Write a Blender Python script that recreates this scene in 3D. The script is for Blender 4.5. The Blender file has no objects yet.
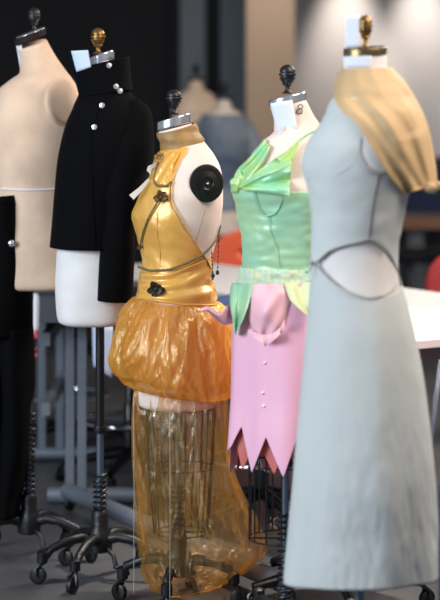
import bpy, math, random
from mathutils import Vector, Matrix, noise

C = bpy.context.scene.collection
F, H, HX, HY = 1900.0, 1.5, 220.0, 103.0
PI = math.pi
random.seed(4)

# ------------------------------------------------------------------ colours / materials
def lin(c):
    return tuple((v/255/12.92 if v/255 <= .04045 else ((v/255+.055)/1.055)**2.4) for v in c) + (1.0,)

def base_mat(name):
    m = bpy.data.materials.new(name); m.use_nodes = True
    nt = m.node_tree; b = nt.nodes['Principled BSDF']
    return m, nt, b

def mat(name, col, rough=.6, metal=0.0, var=.0, vscale=8, bump=0.0, bscale=60, stretch=(1, 1, 1), sheen=0.0, spec=.5,
        aniso=0.0, col2=None, weave=0.0, trans=0.0, coat=0.0, subsurf=0.0):
    m, nt, b = base_mat(name)
    N = nt.nodes.new; L = nt.links.new
    tc = N('ShaderNodeTexCoord'); mp = N('ShaderNodeMapping'); mp.inputs['Scale'].default_value = stretch
    L(tc.outputs['Object'], mp.inputs['Vector'])
    c1 = lin(col)
    c2 = lin(col2) if col2 else tuple(v*(1-var) for v in c1[:3])+(1,)
    if var or col2:
        nz = N('ShaderNodeTexNoise'); nz.inputs['Scale'].default_value = vscale; nz.inputs['Detail'].default_value = 5
        L(mp.outputs['Vector'], nz.inputs['Vector'])
        rp = N('ShaderNodeValToRGB'); rp.color_ramp.elements[0].position = .36; rp.color_ramp.elements[1].position = .64
        rp.color_ramp.elements[0].color = c1; rp.color_ramp.elements[1].color = c2
        L(nz.outputs['Fac'], rp.inputs['Fac']); L(rp.outputs['Color'], b.inputs['Base Color'])
    else:
        b.inputs['Base Color'].default_value = c1
    b.inputs['Roughness'].default_value = rough; b.inputs['Metallic'].default_value = metal
    b.inputs['Specular IOR Level'].default_value = spec
    b.inputs['Sheen Weight'].default_value = sheen; b.inputs['Sheen Roughness'].default_value = .4
    b.inputs['Sheen Tint'].default_value = c1
    b.inputs['Anisotropic'].default_value = aniso
    b.inputs['Coat Weight'].default_value = coat
    if bump:
        n2 = N('ShaderNodeTexNoise'); n2.inputs['Scale'].default_value = bscale; n2.inputs['Detail'].default_value = 4
        L(mp.outputs['Vector'], n2.inputs['Vector'])
        bp = N('ShaderNodeBump'); bp.inputs['Strength'].default_value = bump; bp.inputs['Distance'].default_value = .01
        L(n2.outputs['Fac'], bp.inputs['Height'])
        if weave:
            n3 = N('ShaderNodeTexNoise'); n3.inputs['Scale'].default_value = 500
            L(tc.outputs['Object'], n3.inputs['Vector'])
            b2 = N('ShaderNodeBump'); b2.inputs['Strength'].default_value = weave; b2.inputs['Distance'].default_value = .002
            L(n3.outputs['Fac'], b2.inputs['Height']); L(bp.outputs['Normal'], b2.inputs['Normal'])
            L(b2.outputs['Normal'], b.inputs['Normal'])
        else:
            L(bp.outputs['Normal'], b.inputs['Normal'])
    return m

def sheer(name, col, alpha, rough=.3, bump=.5, bscale=30, stretch=(1, 1, .35), gloss=.35, gcol=(255, 240, 205), patch=.0):
    """woven organza: part open weave (see-through), part lit threads"""
    m = bpy.data.materials.new(name); m.use_nodes = True
    nt = m.node_tree; nt.nodes.clear(); N = nt.nodes.new; L = nt.links.new
    out = N('ShaderNodeOutputMaterial')
    tc = N('ShaderNodeTexCoord'); mp = N('ShaderNodeMapping'); mp.inputs['Scale'].default_value = stretch
    L(tc.outputs['Object'], mp.inputs['Vector'])
    nz = N('ShaderNodeTexNoise'); nz.inputs['Scale'].default_value = bscale; nz.inputs['Detail'].default_value = 6
    nz.inputs['Distortion'].default_value = .8
    L(mp.outputs['Vector'], nz.inputs['Vector'])
    bp = N('ShaderNodeBump'); bp.inputs['Strength'].default_value = bump; bp.inputs['Distance'].default_value = .02
    L(nz.outputs['Fac'], bp.inputs['Height'])
    d = N('ShaderNodeBsdfDiffuse'); d.inputs['Color'].default_value = lin(col)
    t = N('ShaderNodeBsdfTranslucent'); t.inputs['Color'].default_value = lin(col)
    g = N('ShaderNodeBsdfGlossy'); g.inputs['Color'].default_value = lin(gcol); g.inputs['Roughness'].default_value = rough
    tr = N('ShaderNodeBsdfTransparent'); tr.inputs['Color'].default_value = tuple(.66+.34*v for v in lin(col)[:3])+(1,)
    for s in (d, g): L(bp.outputs['Normal'], s.inputs['Normal'])
    m1 = N('ShaderNodeMixShader'); m1.inputs[0].default_value = .45; L(d.outputs[0], m1.inputs[1]); L(t.outputs[0], m1.inputs[2])
    m2 = N('ShaderNodeMixShader'); m2.inputs[0].default_value = gloss; L(m1.outputs[0], m2.inputs[1]); L(g.outputs[0], m2.inputs[2])
    m3 = N('ShaderNodeMixShader'); L(tr.outputs[0], m3.inputs[1]); L(m2.outputs[0], m3.inputs[2])
    if patch:
        n4 = N('ShaderNodeTexNoise'); n4.inputs['Scale'].default_value = 26; n4.inputs['Detail'].default_value = 7; n4.inputs['Distortion'].default_value = 1.2
        L(mp.outputs['Vector'], n4.inputs['Vector'])
        rp = N('ShaderNodeMapRange'); rp.inputs['From Min'].default_value = .5; rp.inputs['From Max'].default_value = .72
        rp.inputs['To Min'].default_value = alpha; rp.inputs['To Max'].default_value = min(1, alpha+patch)
        L(n4.outputs['Fac'], rp.inputs['Value']); L(rp.outputs[0], m3.inputs[0])
    else:
        m3.inputs[0].default_value = alpha
    L(m3.outputs[0], out.inputs['Surface'])
    return m

M = {
 'linen':   mat('linen', (226, 208, 190), .85, var=.12, vscale=14, bump=.06, bscale=25, weave=.25),
 'tan':     mat('tan_linen', (232, 200, 172), .85, var=.16, vscale=10, bump=.06, bscale=25, weave=.25),
 'white':   mat('white_canvas', (232, 228, 226), .8, var=.06, vscale=20, bump=.06, bscale=30, weave=.2),
 'pinkish': mat('blush_linen', (232, 215, 203), .85, var=.08, vscale=12, bump=.06, bscale=25, weave=.2),
 'iron':    mat('black_iron', (15, 15, 18), .42, bump=.15, bscale=90, spec=.5),
 'blackpl': mat('black_plastic', (9, 9, 10), .25, spec=.5),
 'steel':   mat('brushed_steel', (206, 207, 210), .22, metal=.85, bump=.05, bscale=120),
 'post':    mat('steel_post', (110, 124, 142), .35, metal=.75, bump=.04, bscale=120),
 'darkcap': mat('dark_brown_band', (40, 28, 27), .7, spec=.15),
 'brass':   mat('aged_brass', (150, 116, 66), .38, metal=.85, var=.35, vscale=60),
 'capb':    mat('tarnished_brass', (140, 122, 84), .32, metal=.85, var=.3, vscale=40),
 'paper':   mat('white_card', (226, 230, 240), .75),
 'bluepaper': mat('pale_blue_card', (196, 212, 240), .75),
 'ink':     mat('dark_ink', (70, 62, 66), .8),
 'paleink': mat('faded_ink', (190, 196, 208), .8),
 'blackwool': mat('black_wool', (8, 8, 10), .9, bump=.15, bscale=45, weave=.3, spec=.08),
 'button':  mat('pearl_button', (205, 205, 210), .25, metal=.85),
 'satin':   mat('gold_satin', (238, 180, 86), .33, metal=.14, bump=.45, bscale=15, stretch=(1, 1, .7), sheen=.25, spec=.75, var=.1, vscale=12),
 'bronze':  mat('bronze_satin', (160, 124, 72), .55, metal=.08, bump=.25, bscale=25, sheen=.2, var=.2, vscale=30),
 'cord':    mat('olive_cord', (124, 112, 70), .6, var=.4, vscale=150),
 'rosette': mat('olive_rosette', (110, 84, 44), .5, metal=.2, var=.4, vscale=60),
 'rosetted': mat('dark_olive_rosette', (58, 52, 38), .5, metal=.2, var=.4, vscale=60),
 'beadm':   mat('dark_glass_bead', (60, 64, 58), .15, metal=.3),
 'organza': sheer('gold_organza', (247, 184, 66), .58, rough=.34, bump=.5, bscale=26, stretch=(2.0, 2.0, .5), gloss=.2, patch=.25),
 'veil':    sheer('sheer_gold_organza', (242, 186, 70), .21, rough=.26, bump=.9, bscale=24, stretch=(1.6, 1.6, .45), gloss=.42, gcol=(255, 250, 240), patch=.45),
 'mint':    mat('mint_satin', (150, 214, 190), .34, bump=.5, bscale=12, sheen=.25, spec=.6, col2=(170, 208, 160), vscale=5, metal=.08),
 'lime':    mat('lime_satin', (180, 208, 122), .36, bump=.4, bscale=16, sheen=.25, spec=.6, col2=(150, 214, 172), vscale=12, metal=.08),
 'sheerband': mat('pale_mint_gauze', (178, 208, 190), .6, bump=.6, bscale=60, col2=(206, 214, 170), vscale=30),
 'creamlime': mat('cream_green_satin', (206, 214, 166), .45, bump=.25, bscale=18, sheen=.2),
 'pink':    mat('pink_satin', (244, 184, 208), .4, bump=.14, bscale=12, stretch=(1, 1, .3), sheen=.2, var=.06, vscale=6),
 'blush':   mat('blush_satin', (246, 190, 200), .42, bump=.2, bscale=20, sheen=.2, var=.06, vscale=20),
 'coral':   mat('coral_lining', (206, 104, 100), .5, bump=.15, bscale=18),
 'grey':    mat('pale_grey_cotton', (196, 200, 197), .8, bump=.25, bscale=9, weave=.25, sheen=.1, var=.04, vscale=6),
 'trim':    mat('dusky_piping', (172, 168, 162), .7),
 'oldgold': mat('old_gold_silk', (200, 168, 124), .65, bump=.12, bscale=12, sheen=.25, var=.12, vscale=10, metal=.06),
 'tabsteel': mat('grey_painted_steel', (112, 120, 132), .45, metal=.3, var=.1, vscale=12),
 'tabdark': mat('dark_grey_steel', (62, 66, 74), .5, metal=.2),
 'whitetop': mat('white_laminate', (238, 234, 232), .35),
 'wood':    mat('tan_laminate', (206, 180, 156), .5, var=.1, vscale=4),
 'woodedge': mat('brown_edge_band', (138, 92, 62), .5),
 'orange':  mat('orange_plastic', (232, 92, 46), .4),
 'red':     mat('red_plastic', (214, 70, 70), .4),
 'chrome':  mat('chrome', (225, 225, 230), .1, metal=1),
 'uphol':   mat('black_upholstery', (20, 21, 24), .7, bump=.2, bscale=80),
 'navy':    mat('navy_cloth', (28, 42, 84), .8, bump=.2, bscale=40),
 'navyboard': mat('navy_felt', (44, 54, 84), .9, bump=.2, bscale=60),
 'cabinet': mat('grey_cabinet', (96, 98, 104), .6),
 'pearl':   mat('pearl', (245, 238, 236), .15),
 'redprint': mat('red_print', (196, 60, 66), .7),
 'denim':   mat('denim_cloth', (70, 92, 140), .85, bump=.3, bscale=80),
 'shirt':   mat('pale_blue_cotton', (140, 146, 152), .85, bump=.3, bscale=14, col2=(66, 82, 104), vscale=3),
 'thread':  mat('pale_thread', (220, 214, 204), .6),
 'caststeel': mat('caster_steel', (150, 160, 178), .35, metal=.7),
 'lavender': mat('lavender_plastic', (196, 170, 214), .45),
}

# ------------------------------------------------------------------ object helpers
def link(name, me, m=None, parent=None):
    o = bpy.data.objects.new(name, me); C.objects.link(o)
    if m and me: me.materials.append(M[m] if isinstance(m, str) else m)
    if parent: o.parent = parent
    return o

def mesh(name, V, Fc, m=None, parent=None, smooth=True, solid=0, bevel=0):
    me = bpy.data.meshes.new(name); me.from_pydata([tuple(v) for v in V], [], Fc); me.validate(); me.update()
    import bmesh
    bm = bmesh.new(); bm.from_mesh(me); bmesh.ops.recalc_face_normals(bm, faces=bm.faces); bm.to_mesh(me); bm.free()
    if smooth:
        for p in me.polygons: p.use_smooth = True
    o = link(name, me, m, parent)
    if solid:
        md = o.modifiers.new('thick', 'SOLIDIFY'); md.thickness = solid; md.offset = 0
    if bevel:
        md = o.modifiers.new('bev', 'BEVEL'); md.width = bevel; md.segments = 2
    return o

def tag(o, label, cat, group=None, kind=None):
    o['label'] = label; o['category'] = cat
    if group: o['group'] = group
    if kind: o['kind'] = kind
    return o

def empty(name, loc, label, cat, rz=0, group=None):
    o = bpy.data.objects.new(name, None); C.objects.link(o); o.location = loc; o.rotation_euler = (0, 0, rz)
    o.empty_display_size = .05
    return tag(o, label, cat, group)

class G:
    """collects verts and faces of several shapes into ONE mesh"""
    def __init__(s): s.V = []; s.F = []
    def add(s, V, Fc, mtx=None):
        n = len(s.V)
        s.V += [(mtx @ Vector(v)) if mtx else Vector(v) for v in V]
        s.F += [[i+n for i in f] for f in Fc]; return s
    def box(s, c, d, mtx=None):
        x, y, z = c; a, b, h = d[0]/2, d[1]/2, d[2]/2
        V = [(x+i*a, y+j*b, z+k*h) for i in (-1, 1) for j in (-1, 1) for k in (-1, 1)]
        return s.add(V, [(0, 1, 3, 2), (4, 6, 7, 5), (0, 4, 5, 1), (2, 3, 7, 6), (0, 2, 6, 4), (1, 5, 7, 3)], mtx)
    def tube(s, pts, r, n=10, closed=False, caps=True):
        pts = [Vector(p) for p in pts]; k = len(pts)
        rs = r if isinstance(r, (list, tuple)) else [r]*k
        V = []; Fc = []; up = None
        for i, p in enumerate(pts):
            if closed: t = pts[(i+1) % k]-pts[i-1]
            else: t = pts[min(i+1, k-1)]-pts[max(i-1, 0)]
            t.normalize()
            if up is None:
                up = Vector((0, 0, 1)) if abs(t.z) < .9 else Vector((1, 0, 0))
            a = (up - t*up.dot(t)).normalized(); b = t.cross(a); up = a
            for j in range(n):
                q = 2*PI*j/n; V.append(p+(a*math.cos(q)+b*math.sin(q))*rs[i])
        m = k if closed else k-1
        for i in range(m):
            for j in range(n):
                i2 = (i+1) % k
                Fc.append((i*n+j, i*n+(j+1) % n, i2*n+(j+1) % n, i2*n+j))
        if caps and not closed:
            Fc.append(list(range(n))[::-1]); Fc.append([(k-1)*n+j for j in range(n)])
        return s.add(V, Fc)
    def lathe(s, prof, n=28, mtx=None):
        V = []; Fc = []
        for (r, z) in prof:
            for j in range(n):
                q = 2*PI*j/n; V.append((r*math.cos(q), r*math.sin(q), z))
        for i in range(len(prof)-1):
            for j in range(n):
                Fc.append((i*n+j, i*n+(j+1) % n, (i+1)*n+(j+1) % n, (i+1)*n+j))
        Fc.append(list(range(n))[::-1]); Fc.append([(len(prof)-1)*n+j for j in range(n)])
        return s.add(V, Fc, mtx)
    def ball(s, c, r, n=12, sc=(1, 1, 1)):
        prof = []
        k = max(5, n//2)
        for i in range(k+1):
            a = -PI/2+PI*i/k; prof.append((max(1e-5, math.cos(a)*r), math.sin(a)*r))
        return s.lathe(prof, n, Matrix.Translation(c) @ Matrix.Diagonal((*sc, 1)))
    def out(s, name, m, parent=None, smooth=True, bevel=0, solid=0):
        o = mesh(name, s.V, s.F, m, parent, smooth, solid, bevel)
        if smooth and not bevel:
            try:
                md = o.modifiers.new('edge', 'EDGE_SPLIT'); md.split_angle = math.radians(50)
            except Exception: pass
        return o

def spline(ts, ys):
    """C1 interpolation with non-uniform finite difference tangents"""
    n = len(ts); m = []
    for i in range(n):
        if i == 0: m.append((ys[1]-ys[0])/(ts[1]-ts[0]))
        elif i == n-1: m.append((ys[-1]-ys[-2])/(ts[-1]-ts[-2]))
        else:
            a = (ys[i]-ys[i-1])/(ts[i]-ts[i-1]); b = (ys[i+1]-ys[i])/(ts[i+1]-ts[i])
            m.append(0 if a*b <= 0 else 2*a*b/(a+b)*.7+.3*min(abs(a), abs(b))*(1 if a > 0 else -1))
    def f(t):
        t = min(max(t, ts[0]), ts[-1]); i = 0
        while i < n-2 and t > ts[i+1]: i += 1
        h = ts[i+1]-ts[i]; u = (t-ts[i])/h
        return ((2*u**3-3*u*u+1)*ys[i]+(u**3-2*u*u+u)*h*m[i]+(-2*u**3+3*u*u)*ys[i+1]+(u**3-u*u)*h*m[i+1])
    return f

def lerp_pts(pts, x):
    if x <= pts[0][0]: return pts[0][1]
    for (a, b), (c, d) in zip(pts, pts[1:]):
        if x <= c: return b+(d-b)*(x-a)/(c-a)
    return pts[-1][1]

class Frame:
    """a thing's own axis at its real distance; lengths measured off the photograph turn into metres here"""
    def __init__(s, px0, d):
        s.px0, s.d, s.s = px0, d, F/d
        s.root = ((px0-HX)/s.s, d, 0)
    def x(s, px): return (px-s.px0)/s.s
    def z(s, py): return H-(py-HY)/s.s

def S(y, xl, xr, hf, hb=None, cy=0, e=2.0, dl=0, dr=0, ty=0):
    return (xl, y+dl, xr, y+dr, hf, hb if hb is not None else hf, cy, e, ty)

class Loft:
    def __init__(s, fr, secs, disp=None):
        s.fr = fr; n = len(secs)
        cen = [((a[0]+a[2])/2, (a[1]+a[3])/2) for a in secs]
        t = [0.0]
        for i in range(1, n): t.append(t[-1]+math.hypot(cen[i][0]-cen[i-1][0], cen[i][1]-cen[i-1][1])+1e-3)
        t = [v/t[-1] for v in t]; s.t = t
        cols = []
        for k in range(9):
            vals = [a[k] for a in secs]
            if k in (0, 2): vals = [fr.x(v) for v in vals]
            if k in (1, 3): vals = [fr.z(v) for v in vals]
            cols.append(spline(t, vals))
        s.c = cols; s.disp = disp; s.memo = {}
    def sec(s, v):
        k = round(v, 6)
        if k not in s.memo: s.memo[k] = [f(v) for f in s.c]
        return s.memo[k]
    def pt(s, v, th, off=0.0):
        lx, lz, rx, rz, hf, hb, cy, e, ty = s.sec(v)
        c, q = math.cos(th), math.sin(th)
        if abs(e-2) > 1e-3:
            c = math.copysign(abs(c)**(2/e), c); q = math.copysign(abs(q)**(2/e), q)
        if s.disp: off = off+s.disp(v, th)
        ax, az = (rx-lx)/2, (rz-lz)/2; w = math.hypot(ax, az) or 1e-6
        hd = hf if q > 0 else hb
        k = 1+off/w; k2 = 1+off/max(hd, 1e-4)
        return Vector(((lx+rx)/2+ax*c*k, cy-hd*q*k2, (lz+rz)/2+az*c*k+ty*q))
    def proj(s, p):
        d = s.fr.d+p.y
        return HX+(s.fr.root[0]+p.x)*F/d, HY+(H-p.z)*F/d
    def v_at(s, py, th, off=0):
        a, b = 0.0, 1.0
        for _ in range(22):
            m = (a+b)/2
            if s.proj(s.pt(m, th, off))[1] < py: a = m
            else: b = m
        return (a+b)/2
    def on(s, px, py, off=0):
        th = PI/2; v = .5
        for _ in range(5):
            v = s.v_at(py, th, off)
            lo, hi = 0.02, PI-.02
            for _ in range(18):
                m = (lo+hi)/2
                if s.proj(s.pt(v, m, off))[0] > px: lo = m
                else: hi = m
            th = (lo+hi)/2
        return s.pt(v, th, off)
    def patch(s, name, m, parent, nu=72, nv=60, t0=0, t1=2*PI, v0=0.0, v1=1.0, off=0.0, solid=0.0, cap0=False, cap1=False, smooth=True):
        """surface over theta t0..t1; bounds may be functions"""
        fn = lambda f, a: f(a) if callable(f) else f
        closed = (not callable(t0)) and (not callable(t1)) and abs(t1-t0-2*PI) < 1e-6
        cols = nu if closed else nu+1
        V = []; Fc = []
        for j in range(nv+1):
            b = j/nv
            for i in range(cols):
                a = i/nu
                if callable(t0) or callable(t1):
                    vv = v0+(v1-v0)*b
                    th = fn(t0, vv)+(fn(t1, vv)-fn(t0, vv))*a
                else:
                    th = t0+(t1-t0)*a
                    vv = fn(v0, th)+(fn(v1, th)-fn(v0, th))*b
                V.append(s.pt(vv, th, off(vv, th) if callable(off) else off))
        for j in range(nv):
            for i in range(nu):
                i2 = (i+1) % cols
                Fc.append((j*cols+i, j*cols+i2, (j+1)*cols+i2, (j+1)*cols+i))
        for flag, row in ((cap0, 0), (cap1, nv)):
            if flag:
                ids = [row*cols+i for i in range(cols)]
                V.append(sum((V[k] for k in ids), Vector())/len(ids)); z = len(V)-1
                for i in range(cols): Fc.append((ids[i], ids[(i+1) % cols], z))
        return mesh(name, V, Fc, m, parent, smooth, solid)

def poly_at(pts, t):
    """point on a smooth curve through pixel points"""
    n = len(pts)
    d = [0.0]
    for a, b in zip(pts, pts[1:]): d.append(d[-1]+math.dist(a, b)+1e-4)
    tt = [v/d[-1] for v in d]
    return tuple(spline(tt, [p[k] for p in pts])(t) for k in range(len(pts[0])))

def surf_patch(lo, A, B, name, m, parent, nu=24, nv=16, off=.006, disp=None, solid=.002):
    """cloth between two curves laid on the form's surface"""
    V = []; Fc = []
    for i in range(nu+1):
        u = i/nu; a = poly_at(A, u); b = poly_at(B, u)
        for j in range(nv+1):
            w = j/nv
            o = off+(disp(u, w) if disp else 0)
            V.append(lo.on(a[0]+(b[0]-a[0])*w, a[1]+(b[1]-a[1])*w, o))
    for i in range(nu):
        for j in range(nv):
            Fc.append((i*(nv+1)+j, i*(nv+1)+j+1, (i+1)*(nv+1)+j+1, (i+1)*(nv+1)+j))
    return mesh(name, V, Fc, m, parent, True, solid)

def surf_cord(lo, pts, name, m, parent, r=.0035, off=.006, n=30, knots=False):
    P = [lo.on(*poly_at(pts, i/n), off) for i in range(n+1)]
    g = G(); g.tube(P, r, 8)
    if knots:
        for p in P[::1]: g.ball(p, r*1.35, 8)
    return g.out(name, m, parent)

def nz(x, y, z=0.0): return noise.noise(Vector((x, y, z)))

# ------------------------------------------------------------------ dress form
KNOB = [(.10, 0), (.58, .01), (.62, .05), (.40, .08), (.28, .15), (.26, .24), (.34, .28), (.56, .30), (.62, .33), (.55, .36), (.66, .40), (.84, .50),
        (.92, .535), (.92, .565), (.76, .575), (.76, .60), (.98, .615), (1.0, .66), (.97, .70), (.78, .712), (.78, .735), (.93, .75), (.90, .82), (.76, .90), (.48, .965), (.12, 1.0)]

def caster(parent, p, ang, mm='iron'):
    """p = top of the fork; wheel on the floor"""
    g = G(); c, s_ = math.cos(ang), math.sin(ang)
    R = .027
    ax = Vector((-s_, c, 0))
    wc = Vector((p[0]+c*.014, p[1]+s_*.014, R))
    g.tube([(p[0], p[1], p[2]), (p[0], p[1], .062)], .008, 8)
    for k in (-1, 1):
        g.tube([Vector((p[0], p[1], .066)), wc+ax*k*.014+Vector((0, 0, .024)), wc+ax*k*.014], .006, 6)
    g.tube([wc-ax*.017, wc+ax*.017], .006, 8)
    o = g.out('caster', mm, parent)
    w = G(); mtx = Matrix.Translation(wc) @ Vector((0, 0, 1)).rotation_difference(ax).to_matrix().to_4x4()
    w.lathe([(.006, -.010), (.020, -.010), (.026, -.007), (.027, 0), (.026, .007), (.020, .010), (.006, .010)], 20, mtx)
    w.add(*_rim(mtx))
    return o, w.out('wheel', mm, parent)

def _rim(mtx):
    g = G(); g.lathe([(.004, -.013), (.011, -.012), (.011, .012), (.004, .013)], 14, mtx)
    return g.V, g.F

def stand(root, angs, top, leglen=.2, coil=(.18, .36), steel=(.36, .5), rpost=.014, polem='iron', low=False):
    g = G(); g.tube([(0, 0, steel[1]), (0, 0, top)], rpost, 14); g.lathe([(.02, steel[1]-.01), (.022, steel[1]), (.02, steel[1]+.012)], 18)
    g.out('pole', polem, root)
    g = G(); g.tube([(0, 0, coil[0]), (0, 0, steel[1])], rpost*.82, 14); g.out('inner_pole', 'post', root)
    g = G(); n = 12*max(5, round((coil[1]-coil[0])/.0165))
    pts = [(.0185*math.cos(2*PI*i/12), .0185*math.sin(2*PI*i/12), coil[0]+(coil[1]-coil[0])*i/n) for i in range(n+1)]
    g.tube(pts, .0042, 6); g.out('spring', 'iron', root)
    kz = .58 if low else 1.0
    b = G(); b.lathe([(r_, z_*kz) for r_, z_ in [(.03, .085), (.038, .09), (.04, .12), (.034, .15), (.026, .165), (.027, .2), (.022, .215), (.016, .22)]], 24)
    hub = b.out('base_hub', 'iron', root)
    for a in angs:
        L = leglen
        a = math.radians(a); c, s_ = math.cos(a), math.sin(a)
        prof = [(.02, .125, .020), (.06, .135, .017), (.11, .128, .015), (.16, .108, .013), (L-.012, .088, .013), (L+.006, .08, .012)]
        if low: prof = [(r, max(.078, z*.62), q) for r, z, q in prof]
        lg = G()
        lg.tube([(c*r, s_*r, z) for r, z, _ in prof], [q for _, _, q in prof], 10)
        lg.lathe([(.012, .066), (.017, .07), (.017, .1), (.009, .106)], 14, Matrix.Translation((c*L, s_*L, 0)))
        leg = lg.out('leg', 'iron', root)
        caster(leg, (c*L, s_*L, .07), a+random.uniform(-.8, .8))
    pg = G(); pg.tube([(.02, -.02, .10), (.045, -.05, .085), (.055, -.06, .05)], .007, 8); pg.ball((.055, -.06, .05), .011, 10, (1, 1, .6))
    pg.out('foot_pedal', 'iron', root)

def form(px0, d, secs, cap, knob, label, tm='linen', capm='steel', knobm='iron', angs=(20, 110, 200, 290), coil=(.18, .36), steel=(.36, .5),
         rpost=.014, leglen=.2, disp=None, polem='iron', low=False):
    """cap = (xl, yl, xr, yr, height px, half depth, ty); knob = (x, y bottom, y top, half width px)"""
    fr = Frame(px0, d)
    root = empty('dress_form', fr.root, label, 'dress form', group='dress forms in the row')
    lo = Loft(fr, secs, disp)
    lo.patch('torso', tm, root, nu=80, nv=90, cap0=True, cap1=True)
    xl, yl, xr, yr, h, hd, ty = cap
    cl = Loft(fr, [(xl+1.2, yl+h+1, xr-1.2, yr+h+1, hd*.97, hd*.97, secs[0][6], 2, ty), (xl, yl+h, xr, yr+h, hd, hd, secs[0][6], 2, ty),
                   (xl, yl+1, xr, yr+1, hd, hd, secs[0][6], 2, ty), (xl+1, yl, xr-1, yr, hd*.96, hd*.96, secs[0][6], 2, ty)])
    o = cl.patch('neck_cap', capm, root, nu=48, nv=16, cap0=True, cap1=True)
    md = o.modifiers.new('e', 'EDGE_SPLIT'); md.split_angle = math.radians(40)
    if capm == 'darkcap':
        cl2 = Loft(fr, [(xl+1, yl+.3, xr-1, yr+.3, hd*.95, hd*.95, secs[0][6], 2, ty), (xl+1, yl-.6, xr-1, yr-.6, hd*.95, hd*.95, secs[0][6], 2, ty)])
        cl2.patch('cap_plate', 'steel', root, nu=48, nv=2, cap0=True, cap1=True)
    kx, kb, kt, kw = knob
    z0, hh = fr.z(kb), (kb-kt)/fr.s
    g = G(); g.lathe([(r*kw/fr.s, z*hh) for r, z in KNOB], 28, Matrix.Translation((fr.x(kx), secs[0][6], z0)))
    g.out('neck_knob', knobm, root)
    stand(root, angs, lo.pt(1, 0).z+.02, leglen, coil, steel, rpost=rpost, polem=polem, low=low)
    return fr, root, lo

def card(fr, corners, y, name, m, label, cat='card', bend=.0):
    """paper card: four pixel corners (TL, TR, BR, BL) standing at depth y from the form's axis"""
    P = []
    n = 8
    for i in range(n+1):
        for j in range(n+1):
            u, w = i/n, j/n
            a = [corners[0][k]+(corners[1][k]-corners[0][k])*u for k in (0, 1)]
            b = [corners[3][k]+(corners[2][k]-corners[3][k])*u for k in (0, 1)]
            q = [a[k]+(b[k]-a[k])*w for k in (0, 1)]
            yy = (y[0]+(y[1]-y[0])*u) - bend*math.sin(PI*u)
            dd = fr.d+yy
            P.append(((q[0]-HX)/F*dd, dd, H-(q[1]-HY)/F*dd))
    c0 = Vector(P[n//2*(n+1)+n])
    fc = [(i*(n+1)+j, i*(n+1)+j+1, (i+1)*(n+1)+j+1, (i+1)*(n+1)+j) for i in range(n) for j in range(n)]
    o = mesh(name, [Vector(p)-c0 for p in P], fc, m, None, True, .0009)
    o.location = c0
    tag(o, label, cat)
    return o

def glyph8(parent, c, h, m, wx=1.0, r=.0011, open_=False):
    """a small digit 8 in the x-z plane"""
    g = G()
    for dz, k in ((.25, .85), (-.25, 1.0)):
        n = 16
        pts = [(c[0]+math.cos(2*PI*i/n)*h*.24*k*wx, c[1], c[2]+dz*h*.98+math.sin(2*PI*i/n)*h*.25*k) for i in range(n)]
        g.tube(pts, r, 5, closed=True)
    return g.out('printed_digit', m, parent)

# ================================================================== FORM 1 : tan, black trousers
d1 = F/304
secs1 = [S(44, 17.5, 46.5, .05, dl=5, dr=-4, ty=-.012), S(58, 20, 55, .055, dl=3, dr=-3), S(70, 20, 64, .07, dl=2, dr=-2), S(80, 10, 73, .10, e=2.2),
         S(92, -3, 80, .125, e=2.3), S(108, -9, 84, .14, e=2.3), S(130, -13, 85, .145, e=2.2), S(160, -13, 83, .14), S(192, -6, 78, .125), S(215, -8, 80, .135),
         S(250, -14, 85, .155), S(278, -15, 86, .155, e=2.4), S(286, -13, 84, .15, e=2.6), S(287, -10, 80, .14, e=2.6)]
fr1, f1, lo1 = form(29, d1, secs1, (15, 38, 46, 27.5, 6.5, .05, -.007), (34, 32, 7.5, 6.6),
    'tan dress form with dark neck band and bare chest, wearing black trousers', 'tan', 'darkcap', 'iron', angs=(195, 350, 60, 130), coil=(.2, .48), steel=(.5, .7), leglen=.2)
# linen-covered arm plate
g = G(); g.lathe([(.004, -.012), (.075, -.012), (.082, -.004), (.082, .004), (.076, .011), (.06, .014), (.004, .015)], 36)
p = lo1.on(62, 102, -.004)
o = g.out('arm_plate', 'tan', f1); o.location = p; o.rotation_euler = Vector((.80, -.58, .1)).to_track_quat('Z', 'Y').to_euler(); o.scale = (1, .95, 1)
o['label'] = 'round linen covered arm plate'
surf_cord(lo1, [(2, 189), (25, 190), (60, 189), (78, 188)], 'waist_tape', 'white', f1, r=.0035, off=.001)
# trousers
card(fr1, [(15.8, 43), (21, 41.5), (24.5, 66), (20, 68)], (-.004, -.035), 'neck_label', 'paper', 'narrow white label strip on the neck of the tan dress form', 'label')
pp_ = [lo1.on(62+10.5*math.cos(2*PI*i/40), 102+17.5*math.sin(2*PI*i/40), .001) for i in range(40)]
g = G(); g.tube(pp_, .0018, 6, closed=True); g.out('arm_plate_seam', 'pinkish', f1)
tr = empty('trousers', fr1.root, 'black high-waisted trousers with two silver buttons, worn by the tan dress form', 'trousers')
tl = Loft(fr1, [S(193, -22, 26.5, .15, .12, dl=3, dr=0), S(200, -22, 27.5, .16, .13), S(230, -26, 30, .175, .14), S(262, -29, 32.5, .18, .15), S(300, -30, 33, .175, .15), S(332, -30, 33, .16, .14)],
          lambda v, t: .003*math.sin(5*t+v*6))
tl.patch('waist_and_seat', 'blackwool', tr, nu=72, nv=40, solid=.003)
for (a, b) in (((-30, 3), (-22, 1)), ((0, 33), (0, 18))):
    ll = Loft(fr1, [S(325, a[0], a[1], .15, .13), S(380, a[0]+.5, a[1], .13), S(430, a[0]+1, a[1]-3, .115), S(480, b[0], b[1]+6, .10), S(500, b[0]-1, b[1]+1, .095), S(516, b[0]-1, b[1], .09, dr=-3)],
              lambda v, t: .004*math.sin(3*t+v*9))
    ll.patch('trouser_leg', 'blackwool', tr, nu=48, nv=60, solid=.003)
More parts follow.
